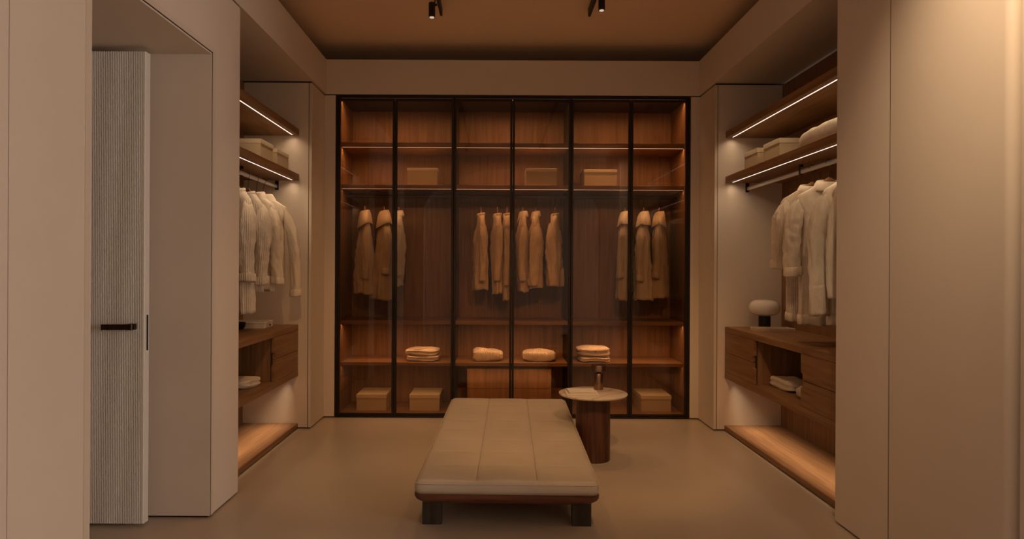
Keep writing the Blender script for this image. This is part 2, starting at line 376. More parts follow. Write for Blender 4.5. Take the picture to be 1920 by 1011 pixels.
chest(-1, [(4.79, YN - 0.003, -1)], 3.84, 'floating brown oak drawer cabinet in the left closet niche')
chest(1, [(4.765, YN - 0.003, -1), (3.445, 4.03, 1)], 3.44, 'floating brown oak drawer cabinet in the right closet niche')
for s, y0, lab in ((-1, 3.84, 'long low oak plinth board on the floor of the left closet'), (1, 3.44, 'long low oak plinth board on the floor of the right closet')):
    xf = 1.845 if s > 0 else -1.590; xb = (BR if s > 0 else BL) - s * 0.001
    t = thing('plinth_board', lab, 'plinth', (0, 0, 0))
    bx('board', 'oak_y', t, xf, xb, y0, YN - 0.001, 0.008, 0.044, 0.0012)
    bx('shadow_base', 'dark_gap', t, xf + s * 0.015, xb, y0, YN - 0.001, 0.0, 0.0078, 0)  # inset black fill painting the small shadow beneath the board

# ------------------------------------------------------------------ glass wardrobe
WX = [-1.392, -0.880, -0.369, 0.138, 0.646, 1.163, 1.678]
wd = thing('glass_wardrobe', 'wide dark framed wardrobe with six bronze glass doors along the back wall', 'wardrobe', (0, YW, 0))
Yb = 0.52; F0 = 0.026
def P(name, m, x0, x1, y0, y1, z0, z1, bev=0.001, parent=None, label=None): return bx(name, m, parent or wd, x0, x1, y0, y1, z0, z1, bev, label)
P('side_panel', 'oak_z', WX[0] + 0.02, WX[0] + 0.038, F0, Yb, 0.03, 2.766)
P('side_panel', 'oak_z', WX[6] - 0.038, WX[6] - 0.02, F0, Yb, 0.03, 2.766)
P('outer_frame', 'frame', WX[0], WX[0] + 0.0195, 0.0, Yb, 0.006, 2.79)
P('outer_frame', 'frame', WX[6] - 0.0195, WX[6], 0.0, Yb, 0.006, 2.79)
P('top_panel', 'frame', WX[0] + .02, WX[6] - .02, 0.0, Yb, 2.768, 2.79)
P('bottom_panel', 'frame', WX[0] + .02, WX[6] - .02, 0.0, Yb, 0.006, 0.020)
P('floor_board', 'oak_x', WX[0] + .0385, WX[6] - .0385, F0, Yb, 0.0202, 0.036)
secs = [(WX[0] + 0.0385, WX[2] - 0.0155), (WX[2] + 0.0155, WX[4] - 0.0155), (WX[4] + 0.0155, WX[6] - 0.0385)]
for x in (WX[2], WX[4]):
    P('partition', 'frame', x - 0.015, x + 0.015, F0, Yb - 0.02, 0.0365, 2.766)
for (a, b_) in secs:
    P('back_panel', 'oak_z', a, b_, Yb - 0.02, Yb, 0.0365, 2.766)
    led(wd, 'led_dim', a + 0.004, b_ - 0.004, 0.044, 0.051, 2.764, 2.3, 130, (22, 0))
    for z0, z1 in ((2.354, 2.395), (1.990, 2.026), (0.805, 0.836), (0.444, 0.474)):
        sh = P('shelf', 'oak_x', a + .0005, b_ - .0005, 0.05, Yb - 0.021, z0, z1)
        led(sh, 'led_dim', a + 0.004, b_ - 0.004, 0.066, 0.073, z0, (2.1 if z0 > 2.2 else 0.8 if z0 > 1.0 else 1.35 if z0 > 0.5 else 0.5), 130, (22, 0))
    # garment rail
    bm = bmesh.new(); n = 12
    loft(bm, [[(x, 0.268 + 0.007 * cos(2 * pi * i / n), 1.945 + 0.014 * sin(2 * pi * i / n)) for i in range(n)] for x in (a + .001, b_ - .001)])
    obj('rail', bm, 'frame', wd, smooth=True)
# low drawer unit inside the middle section
a, b_ = secs[1]
du = P('inner_drawer_unit', 'oak_z', a + 0.10, b_ - 0.13, 0.20, Yb - 0.03, 0.037, 0.40)
P('drawer_front', 'oak_z', a + 0.102, b_ - 0.132, 0.185, 0.1995, 0.04, 0.222, parent=du)
P('drawer_front', 'oak_z', a + 0.102, b_ - 0.132, 0.185, 0.1995, 0.226, 0.398, parent=du)
for k in range(6):
    x0, x1 = WX[k] + (0.0205 if k == 0 else 0.0015), WX[k + 1] - (0.0205 if k == 5 else 0.0015)
    z0, z1 = 0.024, 2.764; st = 0.019
    bm = bmesh.new()
    box(bm, x0, x0 + st, 0.0, 0.024, z0, z1, .001); box(bm, x1 - st, x1, 0.0, 0.024, z0, z1, .001)
    box(bm, x0 + st, x1 - st, 0.0, 0.024, z0, z0 + 0.014); box(bm, x0 + st, x1 - st, 0.0, 0.024, z1 - 0.022, z1)
    d = obj('door', bm, 'frame', wd)
    bm = bmesh.new(); v = [bm.verts.new(p) for p in ((x0 + st, 0.012, z0 + .014), (x1 - st, 0.012, z0 + .014), (x1 - st, 0.012, z1 - .022), (x0 + st, 0.012, z1 - .022))]
    bm.faces.new(v); obj('glass_pane', bm, 'glass', d)
    hx = (x1 - 0.012) if k % 2 == 0 else (x0 + 0.012)
    bm = bmesh.new(); box(bm, hx - 0.003, hx + 0.003, -0.012, -0.0005, 0.81, 1.11, .001); obj('handle', bm, 'frame', d)

# ------------------------------------------------------------------ lidded boxes
def lid_box(x0, x1, y0, y1, z, h, label, group, lid=0.034, rz=0):
    cx, cy = (x0 + x1) / 2, (y0 + y1) / 2; hx, hy = (x1 - x0) / 2, (y1 - y0) / 2
    t = thing('storage_box', label, 'box', (cx, cy, z), rz, group)
    bx('box_body', 'box', t, -hx + 0.003, hx - 0.003, -hy + 0.003, hy - 0.003, 0, h - 0.004, 0.0015)
    bm = bmesh.new(); box(bm, -hx, hx, -hy, hy, h - lid, h, 0.002, 2); obj('lid', bm, 'box_lid', t)
    return t
zf = 0.0362
BY = YW + 0.118
lid_box(-1.230, -0.962, BY, BY + .35, zf, 0.142, 'cream lidded box on the wardrobe floor behind the leftmost door', 'floor boxes')
lid_box(-0.760, -0.490, BY, BY + .35, zf, 0.142, 'cream lidded box on the wardrobe floor behind the second door from the left', 'floor boxes')
lid_box(1.287, 1.556, BY, BY + .35, zf, 0.145, 'cream lidded box on the wardrobe floor behind the rightmost door', 'floor boxes')
BY = YW + 0.075
zs2 = 2.0262
lid_box(-0.785, -0.515, BY, BY + .30, zs2, 0.150, 'cream lidded box high in the wardrobe, the only one left of the middle section', 'boxes on the wardrobe shelf', .026)
lid_box(0.257, 0.530, BY, BY + .30, zs2, 0.150, 'cream lidded box high in the wardrobe behind the fourth door from the left', 'boxes on the wardrobe shelf', .028)
lid_box(0.770, 1.062, BY + .02, BY + .32, zs2, 0.148, 'cream lidded box high in the wardrobe behind the fifth door from the left', 'boxes on the wardrobe shelf', .028)
zs3 = 2.0482
lid_box(-1.955, -1.66, 4.70, 4.96, zs3, 0.158, 'larger cream lidded box on the lower shelf of the left closet', 'boxes on the left closet shelf', .032)
lid_box(-1.86, -1.66, 5.05, 5.33, zs3, 0.150, 'smaller cream lidded box on the left closet shelf, nearer the wardrobe', 'boxes on the left closet shelf', .028)
zs4 = 2.0462
lid_box(1.92, 2.165, 4.53, 4.80, zs4, 0.150, 'larger cream lidded box on the lower shelf of the right closet', 'boxes on the right closet shelf', .034)
lid_box(1.92, 2.10, 4.91, 5.17, zs4, 0.152, 'smaller cream lidded box on the right closet shelf, nearer the wardrobe', 'boxes on the right closet shelf', .034)

# ------------------------------------------------------------------ folded knitwear
def sgn(v, e): return math.copysign(abs(v) ** e, v)
def folded(name, label, cat, loc, rz, w_, d_, h_, m='knit', ribs=0, dome=0.15, seed=0, group=None, button=False, collar=False, layers=2):
    rnd = random.Random(seed); ph = [rnd.uniform(0, 6) for _ in range(6)]
    t = thing(name, label, cat, loc, rz, group)
    bm = bmesh.new(); nu, nv = 120 if ribs else 72, 40; rings = []
    for j in range(nu + 1):       # along x: cross sections in y-z
        u = -1 + 2 * j / nu
        prof = max(0.0, 1 - abs(u) ** 7) ** 0.40
        x = u * w_ / 2
        ring = []
        for i in range(nv):
            a = 2 * pi * i / nv
            cy_, cz = sgn(cos(a), 0.45), sgn(sin(a), 0.55)
            hh = h_ / 2 * (1 + dome * cos(u * 1.5 + 0.4 * sin(ph[0])) - dome * .6) * (1 + 0.05 * sin(3 * u + ph[1]))
            y = cy_ * d_ / 2 * (0.25 + 0.75 * prof) * (1 + 0.02 * sin(5 * u + ph[2]))
            z = cz * hh * (0.35 + 0.65 * prof)
            # fold crease(s) along the front
            if layers > 1:
                for q in range(1, layers):
                    zc = -1 + 2 * q / layers
                    y *= 1 - 0.14 * math.exp(-((sin(a) - zc) / 0.10) ** 2) * (1 if layers > 1 else 0)
            z += 0.004 * sin(4 * cos(a) + ph[3] + 3 * u) + 0.006 * noise.noise(Vector((x * 14 + ph[4], y * 14, sin(a) * 2 + ph[5])))
            if ribs:
                z += 0.0016 * cos(ribs * pi * u) * (1 if sin(a) > -0.3 else 0); y *= 1 + 0.010 * cos(ribs * pi * u)
            z = max(z, -h_ / 2)
            ring.append((x + 0.003 * sin(6 * a + ph[4]), y, z + h_ / 2))
        rings.append(ring)
    loft(bm, rings)
    obj('folded_body', bm, m, t, smooth='all')
    if collar:   # neckband lying on the top
        bm = bmesh.new(); pts = [(0.25 * w_ * cos(a), -0.15 * d_ + 0.16 * d_ * sin(a), h_ * (1 + dome * .35) - 0.003) for a in [pi + pi * k / 16 for k in range(17)]]
        tube(bm, pts, 0.005); obj('neckband', bm, m, t, smooth='all')
    if button:
        bm = bmesh.new(); n = 14
        bz = h_ * 0.62; by = -d_ / 2 * 1.02
        loft(bm, [[(button * w_ + r_ * cos(2 * pi * i / n), y, bz + r_ * sin(2 * pi * i / n)) for i in range(n)] for r_, y in ((0.007, by + .02), (0.0075, by), (0.006, by - .004))])
        obj('button', bm, 'button', t)
    return t
zk = 0.4742; ky = YW + 0.075
folded('folded_sweater', 'lower cream folded sweater of the stack behind the second glass door', 'sweater', (-0.648, ky + .14, zk), 0.02, 0.290, 0.26, 0.052, seed=1, group='folded knitwear in the wardrobe', dome=.05)
folded('folded_sweater', 'upper cream folded sweater of the stack behind the second glass door', 'sweater', (-0.655, ky + .145, zk + .0515), -0.03, 0.295, 0.26, 0.054, seed=2, group='folded knitwear in the wardrobe', button=0.0, collar=True, dome=.3)
folded('folded_sweater', 'cream ribbed sweater folded into a domed bundle behind the third glass door', 'sweater', (-0.070, ky + .14, zk), 0.04, 0.265, 0.24, 0.098, ribs=20, seed=3, group='folded knitwear in the wardrobe', dome=.35, layers=1)
folded('folded_sweater', 'cream ribbed sweater folded flat behind the fourth glass door', 'sweater', (0.390, ky + .14, zk), -0.03, 0.290, 0.24, 0.094, ribs=26, seed=4, group='folded knitwear in the wardrobe', dome=.1, layers=1)
folded('folded_sweater', 'lower cream folded sweater of the stack above the side table', 'sweater', (0.878, ky + .14, zk), 0.0, 0.275, 0.26, 0.046, seed=5, group='folded knitwear in the wardrobe', dome=.05)
folded('folded_sweater', 'upper thick cream folded sweater with a dark button above the side table', 'sweater', (0.872, ky + .145, zk + .0455), 0.02, 0.285, 0.26, 0.084, seed=6, group='folded knitwear in the wardrobe', button=0.02, dome=.25)
# niche knits
folded('folded_sweater', 'cream rolled sweater at the far side of the open compartment in right cabinet', 'sweater', (2.03, 4.592, 0.4755), R(-86), 0.33, 0.17, 0.075, seed=7, dome=.2, group='knits in the right cabinet', layers=2)
folded('folded_cloth', 'grey folded cloth lying beside the cream sweater in the right cabinet', 'cloth', (2.19, 4.55, 0.4755), R(-80), 0.30, 0.12, 0.06, 'grey_cloth', seed=8, dome=.1)
folded('folded_sweater', 'small cream rolled sweater at the near side of the open compartment in right cabinet', 'sweater', (2.03, 4.215, 0.4755), R(-92), 0.24, 0.19, 0.075, seed=9, dome=.25, group='knits in the right cabinet', layers=1)
folded('folded_sweater', 'cream folded sweater in the open compartment of the left cabinet', 'sweater', (-1.75, 4.58, 0.4755), R(80), 0.22, 0.21, 0.065, seed=10, dome=.2, layers=2)
folded('folded_blanket', 'cream folded knit blanket on the lower right shelf beside the larger box', 'blanket', (2.06, 3.98, zs4), R(90), 0.62, 0.30, 0.125, seed=11, dome=.55, layers=1)

# ------------------------------------------------------------------ hangers and garments
def hanger(loc, rz, label, group, half=0.165):
    t = thing('coat_hanger', label, 'hanger', loc, rz, group)
    bm = bmesh.new(); rings = []; n = 12
    for k in range(29):
        u = -1 + 2 * k / 28; x = u * half
        z = -0.112 - 0.098 * abs(u) ** 1.25; y = -0.010 * abs(u) ** 2
        a_ = 0.016 + 0.010 * math.exp(-(u / 0.18) ** 2) - 0.004 * abs(u); b_ = 0.0075 + 0.006 * abs(u) ** 2.0
        if abs(u) > 0.97: a_ *= .5; b_ *= .5
        rings.append([(x, y + b_ * cos(2 * pi * i / n), z + a_ * sin(2 * pi * i / n)) for i in range(n)])
    loft(bm, rings); obj('hanger_arms', bm, 'hanger', t, smooth='all')
    bm = bmesh.new(); r_ = 0.0212
    pts = [(0, 0, -0.092), (0, 0, -0.06), (0.004, 0, -0.043)] + [(r_ * cos(a), 0, r_ * sin(a) + 0.0) for a in [R(-62 + 12 * i) for i in range(22)]]
    pts = [(x, 0, z) for x, _, z in pts]
    tube(bm, pts, 0.0017, 8); obj('hook', bm, 'black', t, smooth='all')
    return t
def lerp(a, b_, u): return a + (b_ - a) * u
def garment(loc, rz, label, cat, group, seed=0, xr=1.0, m='knit', L_=0.85, hem=0.21, thick=0.055, sl=0.56, spread=0.035, sr=(0.060, 0.042), collar='crew', cuff=0.045, cuffm=None, ribs=0, fold=0.10, flare=0.0, sho=0.205, drop=0.0, hemband=0.0, lapel=False, neck_m=None):
    """hangs from local (0,0,0), the rail centre; x is the shoulder line, y the depth"""
    rnd = random.Random(seed); ph = [rnd.uniform(0, 2 * pi) for _ in range(8)]
    t = thing('hanging_garment' if cat != 'shirt' else 'hanging_shirt', label, cat, loc, rz, group)
    n = ribs * 6 if ribs else 96; DZ = -0.022
    prof = [(-0.104, 0.062, 0.036), (-0.116, 0.082, 0.036), (-0.132, 0.110, 0.034), (-0.152, 0.142, 0.033), (-0.174, sho - .022, 0.033), (-0.200, sho - .004, 0.035), (-0.225, sho, 0.040), (-0.26, sho - .016, 0.048), (-0.30, sho - .032, 0.054), (-0.34, sho - .040, 0.058)]
    k0 = 26
    for k in range(1, k0 + 1):
        u = k / k0; z = lerp(-0.34, -L_, u)
        prof.append((z, lerp(sho - .040, hem - .015, u ** 1.3) , lerp(0.058, thick + flare, u)))
    if hemband: 
        pass
    rings = []
    def ring(z, wx, wy, amp, zz):
        out_ = []
        for i in range(n):
            a = 2 * pi * i / n
            f = 1 + amp * (sin(5 * a + ph[0] + 1.2 * sin(3 * zz + ph[1])) + 0.6 * sin(9 * a + ph[2] - 2 * zz) + 0.35 * sin(14 * a + ph[3] + 3 * zz))
            x = sgn(cos(a), 0.80) * wx * (1 + (f - 1) * 0.25)
            y = sgn(sin(a), 0.80) * wy * (1 + (f - 1) * 1.6)
            nn = noise.noise(Vector((x * 26 + ph[0] * 5, sin(a) * 3 + ph[1] * 3, z * 3.2 + ph[2]))) + 0.6 * noise.noise(Vector((x * 22 + z * 18 + ph[3], sin(a) * 2, z * 14 + ph[4])))
            kk = min(1.0, max(0.0, (-z - 0.13) / 0.12)) * (1 if ribs == 0 else 0.8) * abs(sin(a)) ** 0.5
            y += math.copysign(1, y) * nn * 0.016 * kk; x += math.copysign(1, x) * nn * 0.007 * kk
            if ribs:
                q = 0.0024 * cos(ribs * a); y += q * sin(a); x += q * cos(a)
            zo = 0.006 * sin(2 * a + ph[4]) + 0.004 * sin(5 * a + ph[5]) if zz < -.7 * L_ else 0
            out_.append((x, y, z + zo + DZ))
        return out_
    for z, wx, wy in prof:
        amp = fold * max(0.0, min(1.0, (-z - 0.17) / 0.35))
        rings.append(ring(z, wx, wy, amp, z))
    z, wx, wy = prof[-1]
    last_ = rings[-1]; rings.append([(x * .97, y * .82, z_ + .001) for x, y, z_ in last_]); rings.append([(x * .95, y * .70, z_ + .05) for x, y, z_ in last_])
    bm = bmesh.new(); loft(bm, rings); obj('body', bm, m, t, smooth='all')
    if hemband:
        bm = bmesh.new(); rr_ = []
        for dz, g in ((0, .0), (0.0, .004), (hemband * .5, .005), (hemband, .003), (hemband, 0)):
            rr_.append([(x * (1 + g / wx) , y * (1 + g / wy), zz_ + dz - .001) for x, y, zz_ in last_])
        loft(bm, rr_, cap0=False, cap1=False); obj('hem_band', bm, m, t, smooth='all')
    # sleeves
    for s in (-1, 1):
        bm = bmesh.new(); rs = []; ns = 40; na = 132 if ribs else 44; nrib = 22
        e = rnd.uniform(-.012, .012); by = rnd.uniform(-0.01, 0.01) - 0.006
        zend = -(0.185 + sl)
        for k in range(ns + 1):
            u = k / ns
            z = lerp(-0.198, zend, u)
            cx = s * (sho - 0.018 + (spread + e) * sin(min(1.0, u * 1.7) * pi / 2) - 0.02 * max(0, u - .6)) + 0.004 * sin(7 * u + ph[6])
            cy = by + 0.012 * sin(3.0 * u + ph[7])
            ax_ = lerp(sr[0], sr[1], u ** 0.8) * (0.22 + 0.78 * min(1, (u * 5.0)) ** 0.55); ay = lerp(sr[0] * 0.82, sr[1] * 0.8, u) * (0.38 + 0.62 * min(1, u * 4) ** 0.6)
            rg = []
            for i in range(na):
                a = 2 * pi * i / na
                f = 1 + 0.07 * sin(3 * a + ph[1] + 6 * u) + 0.045 * sin(5 * a + ph[2] - 9 * u) + 0.03 * sin(2 * a + 24 * u + ph[3]) * (u > .3)
                if ribs: f *= 1 + 0.045 * cos(nrib * a)
                f += 0.16 * (noise.noise(Vector((cos(a) * 1.6 + ph[5], sin(a) * 1.6 + s * 5, z * 9 + ph[6]))) + 0.8 * noise.noise(Vector((cos(a) * 2.2 + ph[2] + z * 16, sin(a) * 2.2 - s * 5, z * 30 + ph[3])))) * min(1, u * 5)
                rg.append((cx + xr * ax_ * f * cos(a), cy + ay * f * sin(a), z + DZ + (0.014 * cos(a) * s * (1 - u) * -1)))
            rs.append(rg)
        last = rs[-1]; c_ = Vector((sum(p[0] for p in last) / na, sum(p[1] for p in last) / na, 0))
        rs.append([(c_.x + (p[0] - c_.x) * .86, c_.y + (p[1] - c_.y) * .86, p[2] + .002) for p in last]); rs.append([(c_.x + (p[0] - c_.x) * .82, c_.y + (p[1] - c_.y) * .82, p[2] + .05) for p in last])
        loft(bm, rs); sv = obj('sleeve', bm, m, t, smooth='all')
        if cuff:
            bm = bmesh.new(); rs = []
            for dz, g in ((0.004, .98), (-0.002, 1.16), (cuff * .12, 1.24), (cuff * .5, 1.22), (cuff * .9, 1.20), (cuff, 1.08), (cuff * .98, .98)):
                rs.append([(c_.x + (p[0] - c_.x) * g * (1 + .012 * cos(18 * 2 * pi * i / na)), c_.y + (p[1] - c_.y) * g * (1 + .012 * cos(18 * 2 * pi * i / na)), zend + DZ + dz + 0.005 * sin(2 * pi * i / na + ph[5])) for i, p in enumerate(last)])
            loft(bm, rs, cap0=False, cap1=False); obj('cuff', bm, cuffm or m, sv, smooth='all')
    # collars
    na = 56; bm = bmesh.new(); rs = []
    if collar == 'roll':     # folded turtleneck
        sec = [(0.92, -0.130), (0.94, -0.098), (1.02, -0.088), (1.12, -0.092), (1.26, -0.112), (1.42, -0.142), (1.38, -0.150), (1.15, -0.130)]
    elif collar == 'shawl':   # draped over the shoulders
        sec = [(0.80, -0.120), (0.82, -0.090), (0.95, -0.074), (1.20, -0.080), (1.70, -0.105), (2.35, -0.150), (2.75, -0.190), (2.72, -0.200), (2.2, -0.160), (1.4, -0.118)]
    elif collar == 'shirt':
        sec = [(0.86, -0.118), (0.84, -0.085), (0.92, -0.076), (1.08, -0.082), (1.42, -0.118), (1.50, -0.135), (1.46, -0.138), (1.15, -0.112)]
    else:
        sec = [(0.92, -0.112), (0.90, -0.098), (1.0, -0.094), (1.14, -0.102), (1.20, -0.116), (1.12, -0.122)]
    for r_, z in sec:
        rg = []
        for i in range(na):
            a = 2 * pi * i / na; wx, wy = 0.068, (0.046 if collar == 'roll' else 0.035)
            dep = 1.0
            if collar in ('shawl', 'roll'): wob = 1 + 0.04 * sin(3 * a + ph[6]) * (r_ > 1.2)
            else: wob = 1
            xx_ = wx * r_ * cos(a) * wob
            yy_ = (wy * r_ if r_ < 1.4 else wy * (1.4 + (r_ - 1.4) * 0.35)) * sin(a) * wob
            sag = 0.012 * sin(a) if r_ > 1 else 0.006 * sin(a)
            zz2 = z + sag - (0.02 * max(0, r_ - 1.2) * abs(sin(a)) * (0.7 + 0.3 * sin(2 * a + ph[4])) if collar == 'shawl' else 0)
            if collar == 'shirt' and r_ > 1.2: zz2 -= 0.03 * max(0, -sin(a)) ** 4
            rg.append((xx_, yy_, zz2 + DZ))
        rs.append(rg)
    loft(bm, rs, cap0=False, cap1=False); obj('collar', bm, neck_m or m, t, smooth='all')
    if lapel:
        bm = bmesh.new(); tube(bm, [(0.0 + .004 * sin(9 * k), -0.056 - .004 * (k > 1), lerp(-0.13, -L_ + .01, k / 14) + DZ) for k in range(15)], 0.0035, 6); obj('button_placket', bm, m, t, smooth='all')
    return t

# right niche (rail x 2.018), far to near
GR = 'garments on the right rail'
hg = [
 (2.018, 4.26, R(2), dict(seed=21, m='knit', L_=0.955, sl=0.44, collar='roll', cuff=0.055, sr=(.052, .043), hemband=.05, hem=.18, thick=.045, ribs=56), 'cream turtleneck sweater with rolled cuffs, farthest along the right rail', 'sweater'),
 (2.018, 4.04, R(-3), dict(seed=22, m='knit', L_=0.960, sl=0.48, collar='roll', cuff=0.055, sr=(.054, .046), hem=.19, thick=.05, hemband=.06), 'cream turtleneck sweater with rolled cuffs, second from the far end of right rail', 'sweater'),
 (2.018, 3.74, R(4), dict(seed=23, m='linen', L_=0.93, sl=0.70, collar='crew', cuff=0.17, cuffm='knit', sr=(.058, .046), hem=.17, thick=.05, sho=.20, spread=.05, hemband=.06), 'cream sweater with long ribbed cuffs beside the right wall edge', 'sweater'),
 (2.018, 3.60, R(0), dict(seed=24, m='linen', L_=0.86, sl=0.60, collar='shirt', cuff=0.0, sr=(.038, .026), hem=.16, thick=.035, sho=.20, spread=.03), 'ivory shirt nearest the right wall edge, its thin sleeve showing', 'shirt'),
]
for i, (x, y, rz, kw, lab, cat) in enumerate(hg):
    hanger((x, y, 1.950), rz, 'wooden coat hanger inside the ' + ['farthest cream turtleneck of the right rail', 'second cream turtleneck of the right rail', 'long-cuffed sweater of the right rail', 'ivory shirt of the right rail'][i], 'hangers on the right rail')
    garment((x, y, 1.950), rz, lab, cat, GR, **kw)
# left niche (rail x -1.766)
GL = 'garments on the left rail'
hl = [
 (-1.766, 5.05, R(-6), dict(seed=31, m='linen', L_=0.72, sl=0.66, collar='shirt', cuff=0.05, sr=(.048, .036), hem=.18, thick=.05, spread=.07), 'plain ivory shirt at the far end of the left rail', 'shirt'),
 (-1.766, 4.91, R(-32), dict(seed=32, m='linen', L_=0.80, sl=0.56, collar='shirt', cuff=0.05, sr=(.062, .045), hem=.19, thick=.05, spread=.035), 'plain ivory shirt, second from the far end of the left rail', 'shirt'),
 (-1.766, 4.745, R(-45), dict(seed=33, m='stripe', L_=0.80, sl=0.56, collar='crew', cuff=0.055, sr=(.060, .050), hem=.2, thick=.05, spread=.03, ribs=40), 'finely ribbed cream blouse behind the nearest one on the left rail', 'blouse'),
 (-1.766, 4.56, R(-48), dict(seed=34, m='stripe', L_=0.935, sl=0.54, collar='crew', cuff=0.055, sr=(.062, .052), hem=.225, thick=.06, spread=.035, ribs=40), 'long finely ribbed cream blouse, nearest on the left rail', 'blouse'),
]
for i, (x, y, rz, kw, lab, cat) in enumerate(hl):
    hanger((x, y, 1.950), rz, 'wooden coat hanger inside the ' + ['far ivory shirt of the left rail', 'second ivory shirt of the left rail', 'shorter ribbed blouse of the left rail', 'long ribbed blouse of the left rail'][i], 'hangers on the left rail')
    garment((x, y, 1.950), rz, lab, cat, GL, **kw)
# wardrobe (rail y = YW + .28)
GW = 'garments in the glass wardrobe'
yr = YW + 0.268
def wx_(px, y=5.92): return (px - 930) / 1250 * y
hw_ = [
 (683, R(-72), dict(seed=41, m='beige_cloth', L_=0.875, sl=0.50, collar='shawl', cuff=0.055, sr=(.050, .036), hem=.16, thick=.085, fold=.09), 'beige long coat with draped shawl collar behind the leftmost door', 'coat'),
 (719, R(-70), dict(seed=42, m='beige_cloth', L_=0.925, sl=0.46, collar='shawl', cuff=0.055, sr=(.050, .036), hem=.17, thick=.095, fold=.09), 'beige long coat with draped shawl collar beside the first door joint', 'coat'),
 (747, R(-80), dict(seed=43, m='linen', L_=0.80, sl=0.47, collar='shirt', cuff=0.05, sr=(.036, .03), hem=.15, thick=.035, fold=.06, sho=.18), 'slim ivory shirt just right of the first door joint', 'shirt'),
 (901, R(-84), dict(seed=44, m='beige_cloth', L_=0.835, sl=0.52, collar='crew', cuff=0.0, sr=(.046, .036), hem=.17, thick=.062, fold=.14), 'pleated beige tunic, leftmost of the middle section', 'tunic'),
 (932, R(-86), dict(seed=45, m='beige_cloth', L_=0.87, sl=0.52, collar='crew', cuff=0.0, sr=(.044, .036), hem=.17, thick=.04, fold=.1), 'slim beige tunic, second from the left in the middle section', 'tunic'),
 (950, R(-92), dict(seed=46, m='beige_cloth', L_=0.93, sl=0.56, collar='crew', cuff=0.0, sr=(.032, .034), hem=.15, thick=.028, fold=.08), 'narrow beige tunic hanging half behind the central door joint', 'tunic'),
 (980, R(-92), dict(seed=47, m='beige_cloth', L_=0.85, sl=0.52, collar='shirt', cuff=0.0, sr=(.044, .036), hem=.17, thick=.04, fold=.1), 'beige jacket just right of the central door joint, farthest back', 'jacket'),
 (1004, R(-96), dict(seed=48, m='beige_cloth', L_=0.815, sl=0.56, collar='shirt', cuff=0.0, sr=(.068, .058), hem=.17, thick=.075, fold=.07), 'broad beige jacket, second from the right in the middle section', 'jacket'),
 (1040, R(-100), dict(seed=49, m='beige_cloth', L_=0.800, sl=0.56, collar='crew', cuff=0.0, sr=(.064, .056), hem=.17, thick=.075, fold=.07), 'broad beige jacket, rightmost of the middle section', 'jacket'),
 (1172, R(-112), dict(seed=50, m='linen', L_=0.92, sl=0.49, collar='shawl', cuff=0.055, sr=(.046, .034), hem=.17, thick=.060, fold=.07), 'pale long coat with rolled cuff beside the fifth door joint', 'coat'),
 (1207, R(-110), dict(seed=51, m='linen', L_=0.92, sl=0.51, collar='shawl', cuff=0.055, sr=(.048, .034), hem=.17, thick=.08, fold=.08), 'pale long coat with wide shawl collar, middle of the three on the right', 'coat'),
 (1236, R(-106), dict(seed=52, m='beige_cloth', L_=0.90, sl=0.49, collar='shawl', cuff=0.055, sr=(.046, .034), hem=.16, thick=.07, fold=.09), 'beige long coat with shawl collar, rightmost in the wardrobe', 'coat'),
]
hn = ['leftmost shawl-collared coat in the wardrobe', 'shawl-collared coat beside the first door joint', 'slim ivory shirt in the wardrobe', 'pleated tunic of the middle section', 'slim second tunic of the middle section', 'narrow tunic at the central joint', 'jacket right of the central joint', 'broad second jacket from the right', 'broad rightmost jacket of the middle section', 'pale coat beside the fifth door joint', 'middle pale coat on the right', 'rightmost coat in the wardrobe']
for i, (px, rz, kw, lab, cat) in enumerate(hw_):
    x = wx_(px, 6.03)
    hanger((x, yr, 1.945), rz, 'wooden hanger inside the ' + hn[i], 'hangers in the wardrobe', half=0.11)
    kw['sho'] = 0.172; kw['spread'] = 0.016; kw['xr'] = 0.72; kw['hem'] = min(kw['hem'], 0.165)
    kw['L_'] -= 0.05; garment((x, yr, 1.912), rz, lab, cat, GW, **kw)

